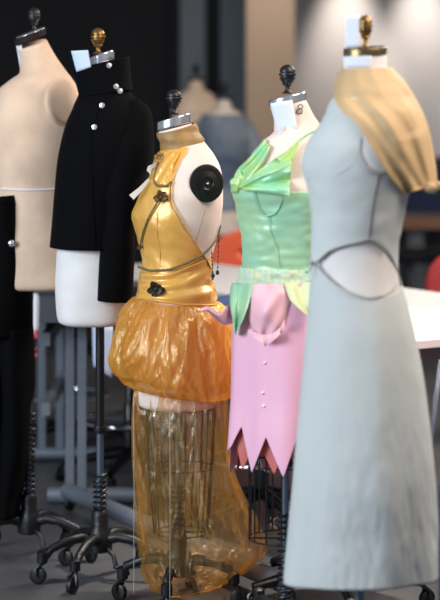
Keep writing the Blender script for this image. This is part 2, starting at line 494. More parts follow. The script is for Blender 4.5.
for px in (11.5, 25.5):
    g = G(); g.lathe([(.002, -.002), (.0105, -.002), (.0115, .001), (.009, .004), (.002, .005)], 20)
    o = g.out('button', 'button', tr); q = tl.on(px, 243.5, .006); o.location = q; o.rotation_euler = (PI/2, 0, math.radians(50 if px > 20 else 0))
surf_cord(tl, [(-10, 203), (10, 204), (25, 203)], 'waistband_seam', 'blackwool', tr, r=.002, off=.002)

# ================================================================== FORM 2 : white, black jacket
d2 = F/317
secs2 = [S(63, 89, 113.5, .042, dl=3, dr=-4), S(78, 87, 118, .05), S(92, 84, 126, .065), S(104, 76, 136, .10), S(118, 70, 142, .12), S(140, 66, 145, .13), S(170, 62, 143, .13),
         S(205, 60, 135, .115), S(250, 57, 130, .13), S(285, 55.5, 133, .14, e=2.4), S(312, 57, 130, .14, e=2.6), S(320, 59, 127, .135, e=2.8), S(323, 64, 120, .12, e=2.8)]
fr2, f2, lo2 = form(100, d2, secs2, (87.5, 58.5, 114, 50, 10, .042, .0), (98, 54, 28, 7.5),
    'white dress form with brass knob, wearing the black jacket', 'white', 'steel', 'brass', angs=(203, 250, 345, 50, 125), coil=(.2, .33), steel=(.33, .47), leglen=.19)
jk = empty('jacket', fr2.root, 'black high-collared asymmetric jacket with silver buttons, on the white dress form', 'jacket')
jl = Loft(fr2, [S(80, 82, 126, .066, e=2.1), S(92, 80, 130, .075, e=2.1), S(102, 76, 139, .10, e=2.2), S(112, 72, 146.5, .125, e=2.3), S(124, 67, 151, .14, e=2.3), S(140, 62.5, 153, .15), S(165, 57.5, 152, .15), S(190, 54.5, 147, .145), S(205, 53, 143, .145),
                S(225, 52, 140, .15), S(247, 51, 140, .155)], lambda v, t: .004*math.sin(4*t+7*v)*v)
jl.patch('jacket_body', 'blackwool', jk, nu=90, nv=70, solid=.004)
cl = Loft(fr2, [S(64, 72, 128, .074, dl=6, dr=-7), S(82, 76.5, 129.2, .077, dl=3, dr=-6), S(97, 80, 131.5, .083, dl=1, dr=-7, e=2.2)], lambda v, t: .0025*math.sin(3*t+1))
cl.patch('collar', 'blackwool', jk, nu=64, nv=24, solid=.006)
sl = Loft(fr2, [(121, 106, 138, 99, .02, .02, -.05, 2, 0), (114, 120, 149, 110, .055, .055, -.062, 2, 0), (110, 145, 154, 137, .075, .07, -.075, 2, 0), (107, 180, 148, 178, .075, .07, -.09, 2, 0), (104.5, 215, 140, 215, .07, .065, -.105, 2, 0),
                (103, 250, 135, 250, .065, .06, -.115, 2, 0), (101.5, 290, 132.8, 291, .06, .06, -.12, 2, 0), (101, 296, 132.6, 298, .058, .058, -.12, 2, 0)],
          lambda v, t: .004*math.sin(2*t+9*v)+.003*math.sin(v*26+t)*(v < .75))
sl.patch('sleeve', 'blackwool', jk, nu=56, nv=70, solid=.004)
fl = Loft(fr2, [S(95, 82, 127, .08), S(247, 54, 138, .16)])
surf_cord(jl, [(108, 90), (104, 100), (96, 118), (91, 140), (92, 170), (93, 205), (95, 243)], 'front_placket_edge', 'blackwool', jk, r=.0025, off=.003)
for k, (px, py) in enumerate([(109, 65.5), (116, 86.5), (120, 91), (102, 105.5), (94.5, 127)]):
    g = G(); g.lathe([(.002, -.003), (.0085, -.003), (.0095, -.001), (.0082, .002), (.002, .0026)], 20)
    lo = cl if k == 0 else jl
    o = g.out('button', 'button', jk)
    q = (cl if k < 3 else jl).on(px, py, .007); o.location = q; o.rotation_euler = (PI/2-.1, 0, math.radians(-8 if px < 105 else 14))
c2 = card(fr2, [(71, 51), (88, 50), (91, 67), (76.5, 72)], (-.06, -.075), 'paper_tag', 'bluepaper', 'pale blue blank-looking paper tag tucked into the black jacket collar', 'tag', .003)

# ================================================================== FORM 3 : gold gown
d3 = F/334
secs3 = [S(128, 158.5, 191.5, .05, dl=4, dr=-4.5), S(140, 161, 199, .055, dl=4, dr=-5), S(148, 161, 207, .07, dl=3, dr=-3), S(156, 158, 215, .095), S(168, 154, 220.5, .12, e=2.2), S(184, 147, 223, .14, e=2.2),
         S(200, 139, 223, .15), S(216, 133.5, 221.5, .15), S(232, 137, 218.5, .14), S(248, 142, 214.5, .125), S(262, 143.5, 211, .12), S(278, 141, 211.5, .125), S(298, 137, 216, .14), S(330, 134, 222, .15), S(365, 135, 223, .15),
         S(396, 137, 221, .145, e=2.3), S(404, 139, 219, .14, e=2.5), S(406, 146, 212, .12, e=2.5)]
fr3, f3, lo3 = form(178, d3, secs3, (157, 122, 190.5, 113, 8.5, .05, .001), (174, 115, 89.5, 8.2),
    'cream dress form with black arm plate and wire cage, wearing the gold gown', 'pinkish', 'steel', 'iron', angs=(260, 350, 80, 170), coil=(.2, .36), steel=(.36, .5), leglen=.17)
# arm plate
g = G(); g.lathe([(.003, -.010), (.047, -.010), (.0515, -.006), (.0525, 0), (.050, .006), (.040, .0085), (.036, .007), (.034, .0075), (.018, .0105), (.016, .0085), (.008, .0085), (.006, .012), (.002, .0125)], 48)
o = g.out('arm_plate', 'blackpl', f3); q = lo3.on(206.5, 183.5, .004); o.location = q
o.rotation_euler = Vector((.30, -.95, .03)).to_track_quat('Z', 'Y').to_euler(); o.scale = (1, 1.08, 1); o['label'] = 'glossy black round arm plate'
sc = G(); sc.ball((0, 0, .012), .0045, 10); so = sc.out('screw', 'steel', o)
# stitch marks on the linen
g = G()
for k in range(11):
    a = lo3.on(205-k*.9, 211+k*3.0, .0006); b = lo3.on(204.6-k*.9, 212.6+k*3.0, .0006); g.tube([a, b], .0008, 5)
g.out('stitch_marks', 'ink', f3)

def cage(root, fr, cx, rings, nbars, phase, r=.0028, m='iron'):
    """wire crinoline: rings (py, half width px)"""
    cg = G()
    for py, hw in rings:
        R = hw/fr.s
        cg.tube([(fr.x(cx)+R*math.cos(2*PI*i/48), R*math.sin(2*PI*i/48), fr.z(py)) for i in range(48)], r, 6, closed=True)
    for k in range(nbars):
        a = phase+2*PI*k/nbars
        cg.tube([(fr.x(cx)+hw/fr.s*math.cos(a), hw/fr.s*math.sin(a), fr.z(py)) for py, hw in rings], r, 6)
    for a in (0, PI/2):
        R = rings[-1][1]/fr.s; z = fr.z(rings[-1][0])
        cg.tube([(fr.x(cx)+R*math.cos(a), R*math.sin(a), z), (fr.x(cx)-R*math.cos(a), -R*math.sin(a), z)], r, 6)
    return cg.out('wire_cage', m, root)
cage(f3, fr3, 181, [(407, 35), (467, 32), (532, 27)], 12, .15)

gw = empty('gown', fr3.root, 'gold satin halter gown with organza bubble skirt and sheer train, on the cream dress form', 'gown')
# edge of the bodice as seen from the side
EDGE = [(140, 190), (152, 187), (162, 180), (172, 175), (184, 172), (198, 171.5), (206, 174), (218, 181), (232, 189), (246, 197.5), (258, 205), (270, 213), (300, 230)]
def edge_theta(lo, v):
    lx, lz, rx, rz = lo.sec(v)[:4]
    py = HY+(H-(lz+rz)/2)*fr3.s
    x = fr3.x(lerp_pts(EDGE, py))
    e = lo.sec(v)[7]
    c = (x-(lx+rx)/2)/((rx-lx)/2)
    if c >= 1: return 0.0
    c = max(-.98, c)
    c = math.copysign(abs(c)**(e/2), c)
    return math.acos(c)
memo_e = {}
def et(v):
    k = round(v, 5)
    if k not in memo_e: memo_e[k] = edge_theta(lo3, v)
    return memo_e[k]
va, vb = lo3.v_at(150, PI*.75), lo3.v_at(303, PI/2)
def satin_off(v, t):
    w = .004+.0022*math.sin(40*v+3*t)*max(0, math.sin(v*9))+.0035*nz(v*30+t*2, t*3, 1.7)
    return w
lo3.patch('bodice', 'satin', gw, nu=90, nv=120, t0=et, t1=lambda v: 2*PI-et(v), v0=va, v1=vb, off=satin_off, solid=.002)
# wide wrapped hip sash with diagonal gathers
def sash_d(u, w): return .004*math.sin(w*16+u*3)+.004*math.sin(w*9-u*6)*u
surf_patch(lo3, [(140, 272), (165, 274), (190, 266), (211, 257)], [(137, 299), (165, 303), (195, 306), (217, 306)], 'hip_sash', 'satin', gw, 36, 30, .009, sash_d)
# bronze neckband
nb = Loft(fr3, [(158, 132.5, 193.5, 123, .056, .056, 0, 2, -.006), (160, 140, 198, 131, .058, .058, 0, 2, -.006), (163, 151, 203, 141, .066, .066, 0, 2, -.008)], lambda v, t: .002*math.sin(9*v+2*t))
nb.patch('neckband', 'bronze', gw, nu=60, nv=16, off=.003, solid=.003)
# folds of the front yoke
surf_patch(lo3, [(163, 152), (154, 172), (150, 183)], [(180, 152), (173, 168), (170, 186)], 'yoke_panel', 'satin', gw, 24, 24, .009, lambda u, w: .0025*math.sin(w*14+u*7)+.002*nz(u*9, w*9))
surf_cord(lo3, [(160, 158), (155, 172), (154, 181), (158, 186), (166, 186), (171, 182)], 'cord_trim', 'cord', gw, .0026, .012, 34, True)
surf_cord(lo3, [(161, 197), (154, 208), (147, 221), (142, 236), (140, 248)], 'cord_trim', 'cord', gw, .0022, .010, 34, True)
surf_cord(lo3, [(138.5, 267), (150, 270.5), (165, 270), (182, 265), (203, 255)], 'cord_trim', 'cord', gw, .0028, .016, 44, True)
surf_cord(lo3, [(203, 255), (211, 247), (217, 238), (220.5, 226)], 'cord_trim', 'cord', gw, .0022, .005, 24, True)
surf_cord(lo3, [(203, 255), (208, 263), (211, 271), (213, 279)], 'cord_trim', 'cord', gw, .0022, .012, 16, True)
surf_cord(lo3, [(157, 212), (157, 232), (160, 250), (160, 268)], 'dart_seam', 'satin', gw, .0012, .006, 24)
surf_cord(lo3, [(136, 297.5), (160, 301), (190, 305), (217, 305)], 'waist_seam', 'satin', gw, .0018, .012, 34)
def edge_pts(): return [(e[1], e[0]) for e in EDGE[2:12]]
surf_cord(lo3, edge_pts(), 'bodice_piping', 'satin', gw, .002, .005, 40)
def rosette(px, py, r, m, seed):
    random.seed(seed); g = G()
    c = lo3.on(px, py, .014)
    for k in range(11):
        a = 2*PI*k/11+random.uniform(-.3, .3); rr = r*random.uniform(.7, 1.15); tilt = random.uniform(.2, .9)
        V = []; Fc = []
        for i in range(5):
            u = i/4
            for j in (-1, 0, 1):
                wd = math.sin(PI*(.12+.8*u))*rr*.42*j
                V.append(Vector((math.cos(a)*rr*u-math.sin(a)*wd, -math.sin(u*2.2)*rr*tilt-abs(j)*rr*.12, math.sin(a)*rr*u+math.cos(a)*wd)))
        for i in range(4):
            for j in (0, 1): Fc.append((i*3+j, i*3+j+1, i*3+j+4, i*3+j+3))
        g.add([v+c for v in V], Fc)
    g.ball(c+Vector((0, -r*.35, 0)), r*.3, 10)
    return g.out('rosette', m, gw, solid=.0012)
rosette(159, 158, .016, 'bronze', 3); rosette(161, 197, .02, 'rosette', 5)
o = rosette(156, 289, .024, 'rosetted', 8); o['label'] = 'dark olive fabric rosette at the hip'
rosette(140, 247, .009, 'rosette', 9)
for (x0, y0, x1, y1) in ((213, 262, 211.5, 276), (219, 236, 217.5, 272), (211.5, 250, 213, 275)):
    a = lo3.on(x0, y0, .008); n = 7
    b = Vector((a.x+(x1-x0)/fr3.s, a.y-.01, a.z-(y1-y0)/fr3.s))
    g = G(); g.tube([a, b], .0007, 5)
    for k in range(n): g.ball(a.lerp(b, (k+1.0)/n), .0026 if k < n-1 else .006, 8, (1, 1, 1.3))
    g.out('bead_tassel', 'beadm', gw)
for A, B in (([(155, 168), (149, 173), (141, 176)], [(157, 166), (151, 166), (148, 168)]),):
    pass
g = G()
for (pa, pb, pc) in (((157, 163), (150, 167), (149, 172)), ((150, 178), (141, 188), (132, 196))):
    q = [lo3.on(max(p[0], 152), p[1], .01) for p in (pa, pb, pc)]
    for k, p in enumerate((pa, pb, pc)): q[k] = Vector((fr3.x(p[0]), q[0].y+.0, fr3.z(p[1])))
    V = []
    for k, p in enumerate(q):
        w = .006+.004*k
        V += [p+Vector((-.3*w, 0, w*.5)), p+Vector((.6*w, .004, -w*.5))]
    g.add(V, [(0, 1, 3, 2), (2, 3, 5, 4)])
o = g.out('ribbon_end', 'white', gw, solid=.001); o['label'] = 'loose white ribbon ends'
# bubble skirt
def ridge(x): return 1-2*abs(math.sin(x))**.6
def rn(t, v, k, m, sd): return 1-2.6*abs(nz(math.cos(t)*k+sd, math.sin(t)*k, v*m+sd))
def bub(v, t):
    a = min(1, v*6+.15)*min(1, (1-v)*5+.4)
    w = .35*nz(math.cos(t)*1.5, math.sin(t)*1.5, v*2+5)
    return .006+a*(.012*rn(t+w, v, 2.6, 1.1, 2.0)+.007*rn(t-w, v+w, 5.0, 2.0, 7.0)+.0045*rn(t+w, v, 9.0, 2.2, 4.0)+.006*nz(math.cos(t)*2, math.sin(t)*2, v*4))+.005*math.sin(31*t+4*w)*max(0, v-.8)*4+.003*math.sin(50*t+3*w)*max(0, .18-v)*5
bl = Loft(fr3, [S(299, 137, 217, .142, dl=-2, dr=4), S(304, 133, 221, .155, dl=-2, dr=3), S(318, 126, 226, .18), S(338, 119, 230.5, .20), S(356, 116, 232.5, .21), S(371, 118, 232.5, .205, dl=-2, dr=4),
                S(380, 125, 230, .19, dl=-3, dr=8), S(385, 131, 227, .17, dl=-1, dr=11), S(383, 137, 222, .15, dl=0, dr=8)], bub)
bl.patch('bubble_skirt', 'organza', gw, nu=260, nv=110)
bi = Loft(fr3, [S(300, 138, 216, .142, dl=-2, dr=4), S(325, 129, 224, .165), S(355, 125, 228, .18), S(374, 131, 226, .17, dr=6), S(381, 139, 221, .15, dr=6)], lambda v, t: .006*math.sin(9*t+2*v)+.008*nz(3*t, 5*v, 9))
o = bi.patch('underskirt', 'organza', gw, nu=140, nv=50)
# sheer train
def vd(v, t):
    return (.3+v)*(.006*math.sin(7*t+3*nz(t, v*2))+.010*nz(2.0*t, 2.2*v, 2))+.005*ridge(8*t+2*nz(t*1.5, v*1.5))+.004*ridge(3*t+4*v+2*nz(2*t, 2*v, 8))*v
vl = Loft(fr3, [S(384, 137, 222, .15), S(410, 135.5, 226, .158), S(440, 136.5, 227, .16), S(470, 138, 231, .165, .17), S(500, 139.5, 241, .17, .2, .01), S(525, 140.5, 252, .17, .23, .02), S(547, 141, 260, .17, .24, .03, dr=2),
                S(564, 143, 261, .165, .24, .03, dl=5, dr=-6), S(576, 149, 252, .14, .21, .03, dl=10, dr=-12), S(587, 163, 230, .1, .16, .02, dl=7, dr=-6), S(590, 172, 205, .06, .1, .0)], vd)
vl.patch('sheer_train', 'veil', gw, nu=200, nv=150)
for (ta, tb, of) in ((PI-.45, PI+.35, .006), (-.3, .45, .007)):
    vl.patch('train_fold', 'veil', gw, nu=60, nv=120, t0=lambda v, ta=ta: ta+.12*math.sin(9*v), t1=lambda v, tb=tb: tb+.15*math.sin(7*v+1), v0=.02, v1=.97, off=lambda v, t, of=of: of+.004*math.sin(16*t+3*v))
# rolled hem of the train
g = G()
for vv, r in ((.955, .0022),):
    pts = [vl.pt(vv, 2*PI*i/120) for i in range(120)]; g.tube(pts, r, 6, closed=True)
g.out('train_hem', 'organza', gw)
for px in (136, 171.5):
    g = G(); q = lo3.on(max(px, 140), 395, .03); x = fr3.x(px)
    g.tube([(x, q.y-.02, fr3.z(388)), (x+.001, q.y-.02, fr3.z(480)), (x, q.y-.02, fr3.z(580))], .0006, 5); g.out('loose_thread', 'thread', gw)

# ================================================================== FORM 4 : green top, pink skirt
d4 = F/360
secs4 = [S(104, 270.5, 306, .05, dl=3, dr=-4), S(120, 274, 315, .055, dl=2, dr=-3), S(131, 274, 326, .07), S(140, 264, 340, .10), S(152, 253, 350, .125), S(168, 243, 355, .14), S(182, 236, 356, .15), S(190, 234.5, 356, .155), S(205, 238, 352, .145),
         S(230, 241.5, 346, .13), S(262, 245, 340, .12), S(285, 240, 346, .135), S(320, 236.5, 352, .15), S(360, 236, 354, .155), S(400, 239, 350, .15), S(408, 245, 342, .13)]
fr4, f4, lo4 = form(285, d4, secs4, (269, 100, 306, 91.5, 8.5, .052, .0), (287.5, 94, 64.5, 8.6),
    'blush dress form with black knob, wearing the green top and pink skirt', 'pinkish', 'steel', 'iron', angs=(20, 110, 200, 290), coil=(.12, .36), steel=(.37, .5), rpost=.013, leglen=.2, low=True)
cage(f4, fr4, 285, [(410, 36), (463, 36), (538, 36)], 14, .1, .0022)
q = lo4.on(300, 109, .0065)
g = glyph8(f4, (0, 0, 0), .027, 'ink', 1.25, .0014); g.location = q; g.rotation_euler = (.16, .12, .3)
t4 = card(fr4, [(270, 103.5), (292.5, 100), (297.5, 129), (278, 133.5)], (-.035, -.066), 'paper_tag', 'paper', 'white paper tag covering the neck of the blush dress form', 'tag', .004)
gg = glyph8(t4, (0, 0, 0), .024, 'paleink', r=.0008); gg.location = (-.016, -.004, .004)

tp = empty('camisole_top', fr4.root, 'iridescent mint and lime satin top with twisted bust, above the pink skirt', 'top')
vt0 = lambda t: lo4.v_at(188+(5 if math.sin(t) > 0 else 8)*max(0, math.cos(t*.5)), t, .006)
lo4.patch('top_body', 'mint', tp, nu=90, nv=60, v0=vt0, v1=lambda t: lo4.v_at(272, t, .006), off=lambda v, t: .007+.005*nz(2.2*t, v*12, 3)+.003*nz(5*t, v*40, 9)+.003*math.sin(6*t+10*v), solid=.002)
surf_patch(lo4, [(264, 139), (249, 158), (236, 172), (231, 187)], [(270, 147), (263, 164), (254, 178), (247, 189)], 'bust_drape', 'lime', tp, 30, 22, .012, lambda u, w: .007*math.sin(w*9+u*2)*(1-.2*u))
surf_patch(lo4, [(242, 190), (258, 192), (275, 194), (289.5, 196)], [(243, 184), (259, 170), (276, 158), (292, 148)], 'bust_drape', 'lime', tp, 44, 40, .024, lambda u, w: (.25+u)*.013*math.sin(w*11+1.2*u)+.004*math.sin(w*23-3*u)*u+.008*nz(u*3, w*5))
surf_patch(lo4, [(276, 158), (286, 152), (297, 141)], [(290, 170), (293, 160), (300, 140.5)], 'strap_fold', 'lime', tp, 16, 10, .016, lambda u, w: .003*math.sin(w*8))
g = G(); g.ball((0, 0, 0), .027, 28, (.85, .75, 1.1))
kc = lo4.on(239, 184, .006)
g.V = [kc+v*(1+.35*nz(v.x*70+4, v.y*70, v.z*40)+.10*math.sin(5*math.atan2(v.z, v.x)+v.y*60)) for v in g.V]
g.out('twist_knot', 'lime', tp)
surf_cord(lo4, [(296, 143), (303, 137), (312, 132), (324, 128.5)], 'shoulder_strap', 'lime', tp, .0035, .004, 20)
surf_cord(lo4, [(254, 192), (257, 206), (265, 216), (274, 214), (281, 203), (283, 195)], 'cup_seam', 'mint', tp, .0016, .0135, 30)
surf_cord(lo4, [(268, 216), (270, 232), (276, 250), (278, 268)], 'panel_seam', 'mint', tp, .0012, .0135, 24)
wb = Loft(fr4, [S(266, 243, 341, .128), S(270, 242, 342, .132), S(277, 241, 344, .136), S(283, 239.5, 346, .138)], lambda v, t: .003*math.sin(46*t+3*v)+.004*nz(7*t, v*3))
wb.patch('waist_gauze', 'sheerband', tp, nu=160, nv=12, off=.006, solid=.0015)
def petal(A, B, name, m, parent, lift=.02, curl=.01, ns=3):
    return surf_patch(lo4, A, B, name, m, parent, 26, 14, .012, lambda u, w: lift*math.sin(u*PI*.55)+curl*math.sin(w*PI*ns)*.5+curl*(2*w-1)**2)
petal([(231, 283), (230, 300), (232, 318), (235, 334)], [(254, 283), (250, 300), (244, 318), (236, 334)], 'leaf_petal', 'mint', tp)
petal([(284, 283), (290, 300), (300, 310), (310, 318)], [(316, 282), (316, 296), (314, 308), (311, 318)], 'leaf_petal', 'creamlime', tp)

sk = empty('skirt', fr4.root, 'pink satin skirt with jagged pointed hem, under the green top', 'skirt')
def skd(v, t): return v*(.010*math.sin(7*t+1.3)+.006*math.sin(12*t+.5))
pl = Loft(fr4, [S(280, 242, 344, .136), S(300, 238, 350, .148), S(340, 234, 355, .158), S(390, 233, 357, .16), S(430, 230.5, 358, .165), S(485, 227, 361, .17)], skd)
ZF = [(225, 452), (230, 447), (233, 440), (240, 426), (252, 473), (265, 437), (283.5, 478), (296, 440), (308, 472), (320, 438), (334, 470), (346, 436), (364, 460)]
def hem(lo, off, sh=0, amp=1.0):
    def f(t):
        p = lo.pt(.85, t, off); x = HX+(lo.fr.root[0]+p.x)*F/(lo.fr.d+p.y)
        y = lerp_pts(ZF, x+sh) if math.sin(t) > 0 else 455+18*math.sin(9*t)
        return lo.v_at(452+(y-452)*amp, t, off)
    return f
pl.patch('skirt_panel', 'pink', sk, nu=360, nv=90, v1=hem(pl, .008), off=.008, solid=.0012)
o = pl.patch('lining', 'coral', sk, nu=240, nv=40, v0=.45, v1=hem(pl, -.014, 9, .9), off=-.014, solid=.0012); o['label'] = 'coral lining points under the hem'
# draped pouf and ruffle at the hip
def pouf(u, w): return .006+.034*math.sin(PI*(.08+.88*u))*math.sin(PI*w)+(.006*math.sin(w*10+u*7)+.004*math.sin(u*9-w*6))*math.sin(PI*w)
surf_patch(lo4, [(249, 284), (245.5, 297), (246, 312), (252, 327), (258, 338)], [(283, 284), (292, 295), (288, 311), (283, 326), (274, 340)], 'draped_pouf', 'blush', sk, 44, 40, .010, pouf, .0015)
g = G(); n = 60; V = []
for i in range(n+1):
    u = i/n
    x, y = poly_at([(249, 337), (258, 341), (268, 343), (279, 337), (285, 327)], u)
    p = lo4.on(x-.5, y-8, .035); w = .005*math.sin(u*15+1)
    V += [p, p+Vector((0, -.006+w, -.010)), p+Vector((0, -.010+2*w, -.020+.004*math.sin(u*11)))]
g.add(V, [(i*3+j, i*3+j+1, i*3+j+4, i*3+j+3) for i in range(n) for j in (0, 1)])
g.out('frill', 'blush', sk, solid=.0012)
V = []; n = 40
UP = [(200, 309.5), (207, 306.5), (213, 309.5), (219, 313), (225, 308), (232, 303), (241, 301)]
LW = [(200, 311.5), (207, 311), (212, 316), (218, 321), (225, 325), (233, 323), (241, 322)]
for i in range(n+1):
    u = i/n; a = poly_at(UP, u); b = poly_at(LW, u)
    for j in range(6):
        w = j/5; yy = -.19+.185*u-.018*math.sin(w*PI)+.010*math.sin(w*4+u*9); dd = fr4.d+yy
        V.append(((a[0]+(b[0]-a[0])*w-HX)/F*dd-fr4.root[0], yy, H-(a[1]+(b[1]-a[1])*w-HY)/F*dd))
mesh('side_ruffle', V, [(i*6+j, i*6+j+1, i*6+j+7, i*6+j+6) for i in range(n) for j in range(5)], 'pink', sk, True, .0015)
for px, py in ((264, 344), (264.5, 363), (262.5, 393), (263.5, 406)):
    g = G(); q = pl.on(px, py, .011); g.ball(q, .0042, 10); g.out('pearl', 'pearl', sk)

# ================================================================== FORM 5 : pale grey dress, gold drape
d5 = F/413
secs5 = [S(54, 344.5, 386, .05, dl=1, dr=-1), S(68, 344, 387, .055), S(80, 340, 394, .075), S(94, 335, 404, .11), S(112, 330, 413, .13, e=2.2), S(132, 318, 417, .145, e=2.1), S(150, 309, 420, .15), S(164, 306.5, 416, .15), S(186, 311, 408, .14),
         S(215, 315, 402, .125), S(245, 316, 396, .115), S(265, 315, 397, .117), S(278, 314, 398.5, .121), S(290, 314, 400, .126), S(330, 316, 402, .135), S(372, 316, 404, .14), S(385, 320, 400, .13, e=2.5), S(388, 328, 392, .12, e=2.6)]
fr5, f5, lo5 = form(359, d5, secs5, (343.5, 48.5, 387, 46, 7.5, .054, -.004), (365.5, 48, 15, 7.4),
    'pale dress form with bronze knob and brass neck cap, wearing the grey dress', mat('cool_linen', (226, 220, 216), .85, var=.08, vscale=12, bump=.06, bscale=25, weave=.2), 'capb', 'brass', polem='post', angs=(60, 150, 240, 330), low=True, coil=(.13, .2), steel=(.5, .58), rpost=.016, leglen=.2)
g = G()
c5 = card(fr5, [(346, 15.5), (359.5, 15), (358.5, 47.5), (345, 48.5)], (-.045, -.055), 'paper_tag', 'paper', 'tall white paper tag standing beside the bronze knob', 'tag')
n5 = card(fr5, [(343.5, 56.5), (372.5, 56), (373, 67), (344, 66.5)], (-.035, -.064), 'neck_label', 'paper', 'white paper strip around the neck under the brass cap', 'label', .010)

gd = empty('dress', fr5.root, 'long pale grey dress with oval waist cut-out, beneath the gold draped shawl', 'dress')
TOPC = [(306, 262), (312, 262), (317, 262), (330, 250.5), (345, 245), (358, 242), (370, 239), (378, 243), (386, 251), (393, 263), (397, 274), (402, 279)]
BOTC = [(306, 264), (312, 264.5), (317, 265), (323, 273), (331, 281), (342, 289), (356, 295), (370, 298), (382, 296), (392, 291), (397, 284), (402, 282)]
dl5 = Loft(fr5, [S(98, 333.5, 405, .115, e=2.2), S(112, 328, 414.5, .135, e=2.2), S(132, 316, 419, .152, e=2.1), S(148, 306, 422, .158), S(164, 303, 418, .156), S(186, 308, 409, .146), S(215, 312.5, 403, .13), S(245, 313, 397, .12), S(264, 312, 396, .122),
                 S(282, 311.5, 399.5, .128), S(305, 310, 406, .14), S(335, 307, 413.5, .155), S(380, 303, 421.5, .168), S(430, 298, 427.5, .18), S(480, 293.5, 431.5, .188), S(530, 289, 434.5, .18, .19, ty=.006), S(577, 285, 437, .18, .195, dl=3, dr=-2, ty=.022), S(579, 285, 437, .18, .195, dl=3, dr=-2, ty=.022)],
           lambda v, t: max(0, v-.35)*(.006*math.sin(5*t+.4)+.004*math.sin(9*t+2)+.010*nz(2.4*t, 5*v, 8)+(.0045*nz(9*t, 18*v, 3)+.003*(1-3*abs(nz(8*t+6*v, 14*v, 6))))*max(0, math.sin(t+.5))) )
def xpx(lo, v, t):
    p = lo.pt(v, t); return HX+(lo.fr.root[0]+p.x)*F/(lo.fr.d+p.y)
vw = dl5.v_at(265, 0)
def bound(C5):
    def f(t):
        x = xpx(dl5, vw, t)
        front = lerp_pts(C5, x); back = lerp_pts([(300, 262), (410, 280)], x)
        w = min(1, max(0, math.sin(t)*12))
        return dl5.v_at(front*w+back*(1-w), t, .003)
    return f
dl5.patch('bodice', 'grey', gd, nu=140, nv=80, v0=0.0, v1=bound(TOPC), off=lambda v, t: .003+.002*nz(3*t, 30*v, 4), solid=.002)
dl5.patch('skirt_panel', 'grey', gd, nu=180, nv=140, v0=bound(BOTC), v1=1.0, off=.003, solid=.002)
surf_cord(dl5, [p for p in TOPC if 313 <= p[0] < 390], 'cutout_piping', 'trim', gd, .0018, .006, 50)
surf_cord(dl5, [p for p in BOTC if 313 <= p[0] < 399], 'cutout_piping', 'trim', gd, .0018, .006, 50)
surf_cord(dl5, [(370, 238), (372, 220), (375, 200), (378, 184), (380, 172)], 'side_zip', 'ink', gd, .0018, .005, 24)
surf_cord(dl5, [(361, 138), (360, 150), (364, 162), (371, 170), (380, 173), (389, 168), (394, 158)], 'armhole_piping', 'trim', gd, .0024, .006, 40)
surf_cord(dl5, [(306, 165), (325, 178), (345, 170), (360, 152)], 'bust_seam', 'grey', gd, .002, .003, 30)
g = G(); q = dl5.on(316, 263, .006)
for k in (-1, 1): g.tube([q, q+Vector((-.012, -.004, -.006*k-.004)), q+Vector((-.022, -.002, -.016-.010*k))], .0022, 6)
g.ball(q, .005, 8); g.out('tie_knot', 'trim', gd)
surf_patch(dl5, [(362, 138), (361.5, 150), (365, 161), (372, 169), (381, 172)], [(368, 136), (378, 148), (386, 158), (392, 166), (396, 172)], 'armhole_facing', 'white', gd, 26, 20, .004)

# drape: from the front edge that lies on the dress over the shoulder to the outer line, then down behind
EL = [(342, 69), (336.5, 82), (335.5, 97), (343, 111), (356, 122), (366, 136), (378, 156), (391, 176), (404, 192.5)]
ER = [(391, 67.5), (404, 81), (412, 93), (419.5, 106), (425, 118), (429.5, 132), (433.5, 153), (436, 170), (437, 184)]
HD = [(.066,), (.09,), (.125,), (.15,), (.16,), (.155,), (.14,), (.12,), (.10,)]
so = empty('draped_shawl', fr5.root, 'old gold silk drape over one shoulder of the grey dress', 'shawl')
NU, NW, NB = 70, 60, 24
V = []
for i in range(NU+1):
    u = i/NU; a = poly_at(EL, u); b = poly_at(ER, u); hd = poly_at(HD, u)[0]
    R0 = Vector((fr5.x(b[0]), 0, fr5.z(b[1])))
    rows = []
    for j in range(NW+1):
        w = j/NW; x = a[0]+(b[0]-a[0])*w; y = a[1]+(b[1]-a[1])*w
        body = lo5.on(x, y, .012).y if u < .12 else min(lo5.on(x, y, .010).y, dl5.on(x, y, .012).y if y > 100 else 0)
        q = 2*w-1 if u < .25 else (2*(.35+.65*w)-1)
        bulge = -hd*math.sqrt(max(0, 1-q*q))*(1 if u < .25 else min(1, .25+3*w))
        k = 40.0
        edge = max(0, (w-.82)/.18)
        yy = min(body*(1-edge*edge), bulge)
        pl_ = math.sin(w*13+u*4)*.005+math.sin(w*22-u*6+1)*.003+.007*nz(3*w, 3*u, 6)
        pl_ *= min(1, w*6+.2)*min(1, (1-w)*5)*min(1, .35+u*2)
        yy -= pl_
        dd = fr5.d+yy
        rows.append(Vector(((x-HX)/F*dd-fr5.root[0], yy, H-(y-HY)/F*dd)))
    # relax depth along the row so the silk bridges hollows
    for _ in range(5):
        rows = [rows[0]]+[Vector((r.x, min(r.y, .5*(p.y+n_.y)), r.z)) if k % 2 else r.lerp(Vector((r.x, .5*(p.y+n_.y), r.z)), .5) for k, (p, r, n_) in enumerate(zip(rows, rows[1:], rows[2:]))]+[rows[-1]]
    L0 = Vector((fr5.x(a[0]), 0, fr5.z(a[1])))
    for j in range(1, NB+1):
        w = j/NB; t = w*PI*.5
        bx = R0.x+(L0.x-R0.x)*w; bz = R0.z+(L0.z-R0.z)*w
        rows.append(Vector((bx, rows[NW].y*(1-w)+(hd*.95)*math.sin(min(1, w*2.2)*PI/2)*(1 if w < .8 else 1-.3*(w-.8)/.2)+.004*math.sin(14*w), bz)))
    V += rows
nc = NW+NB+1
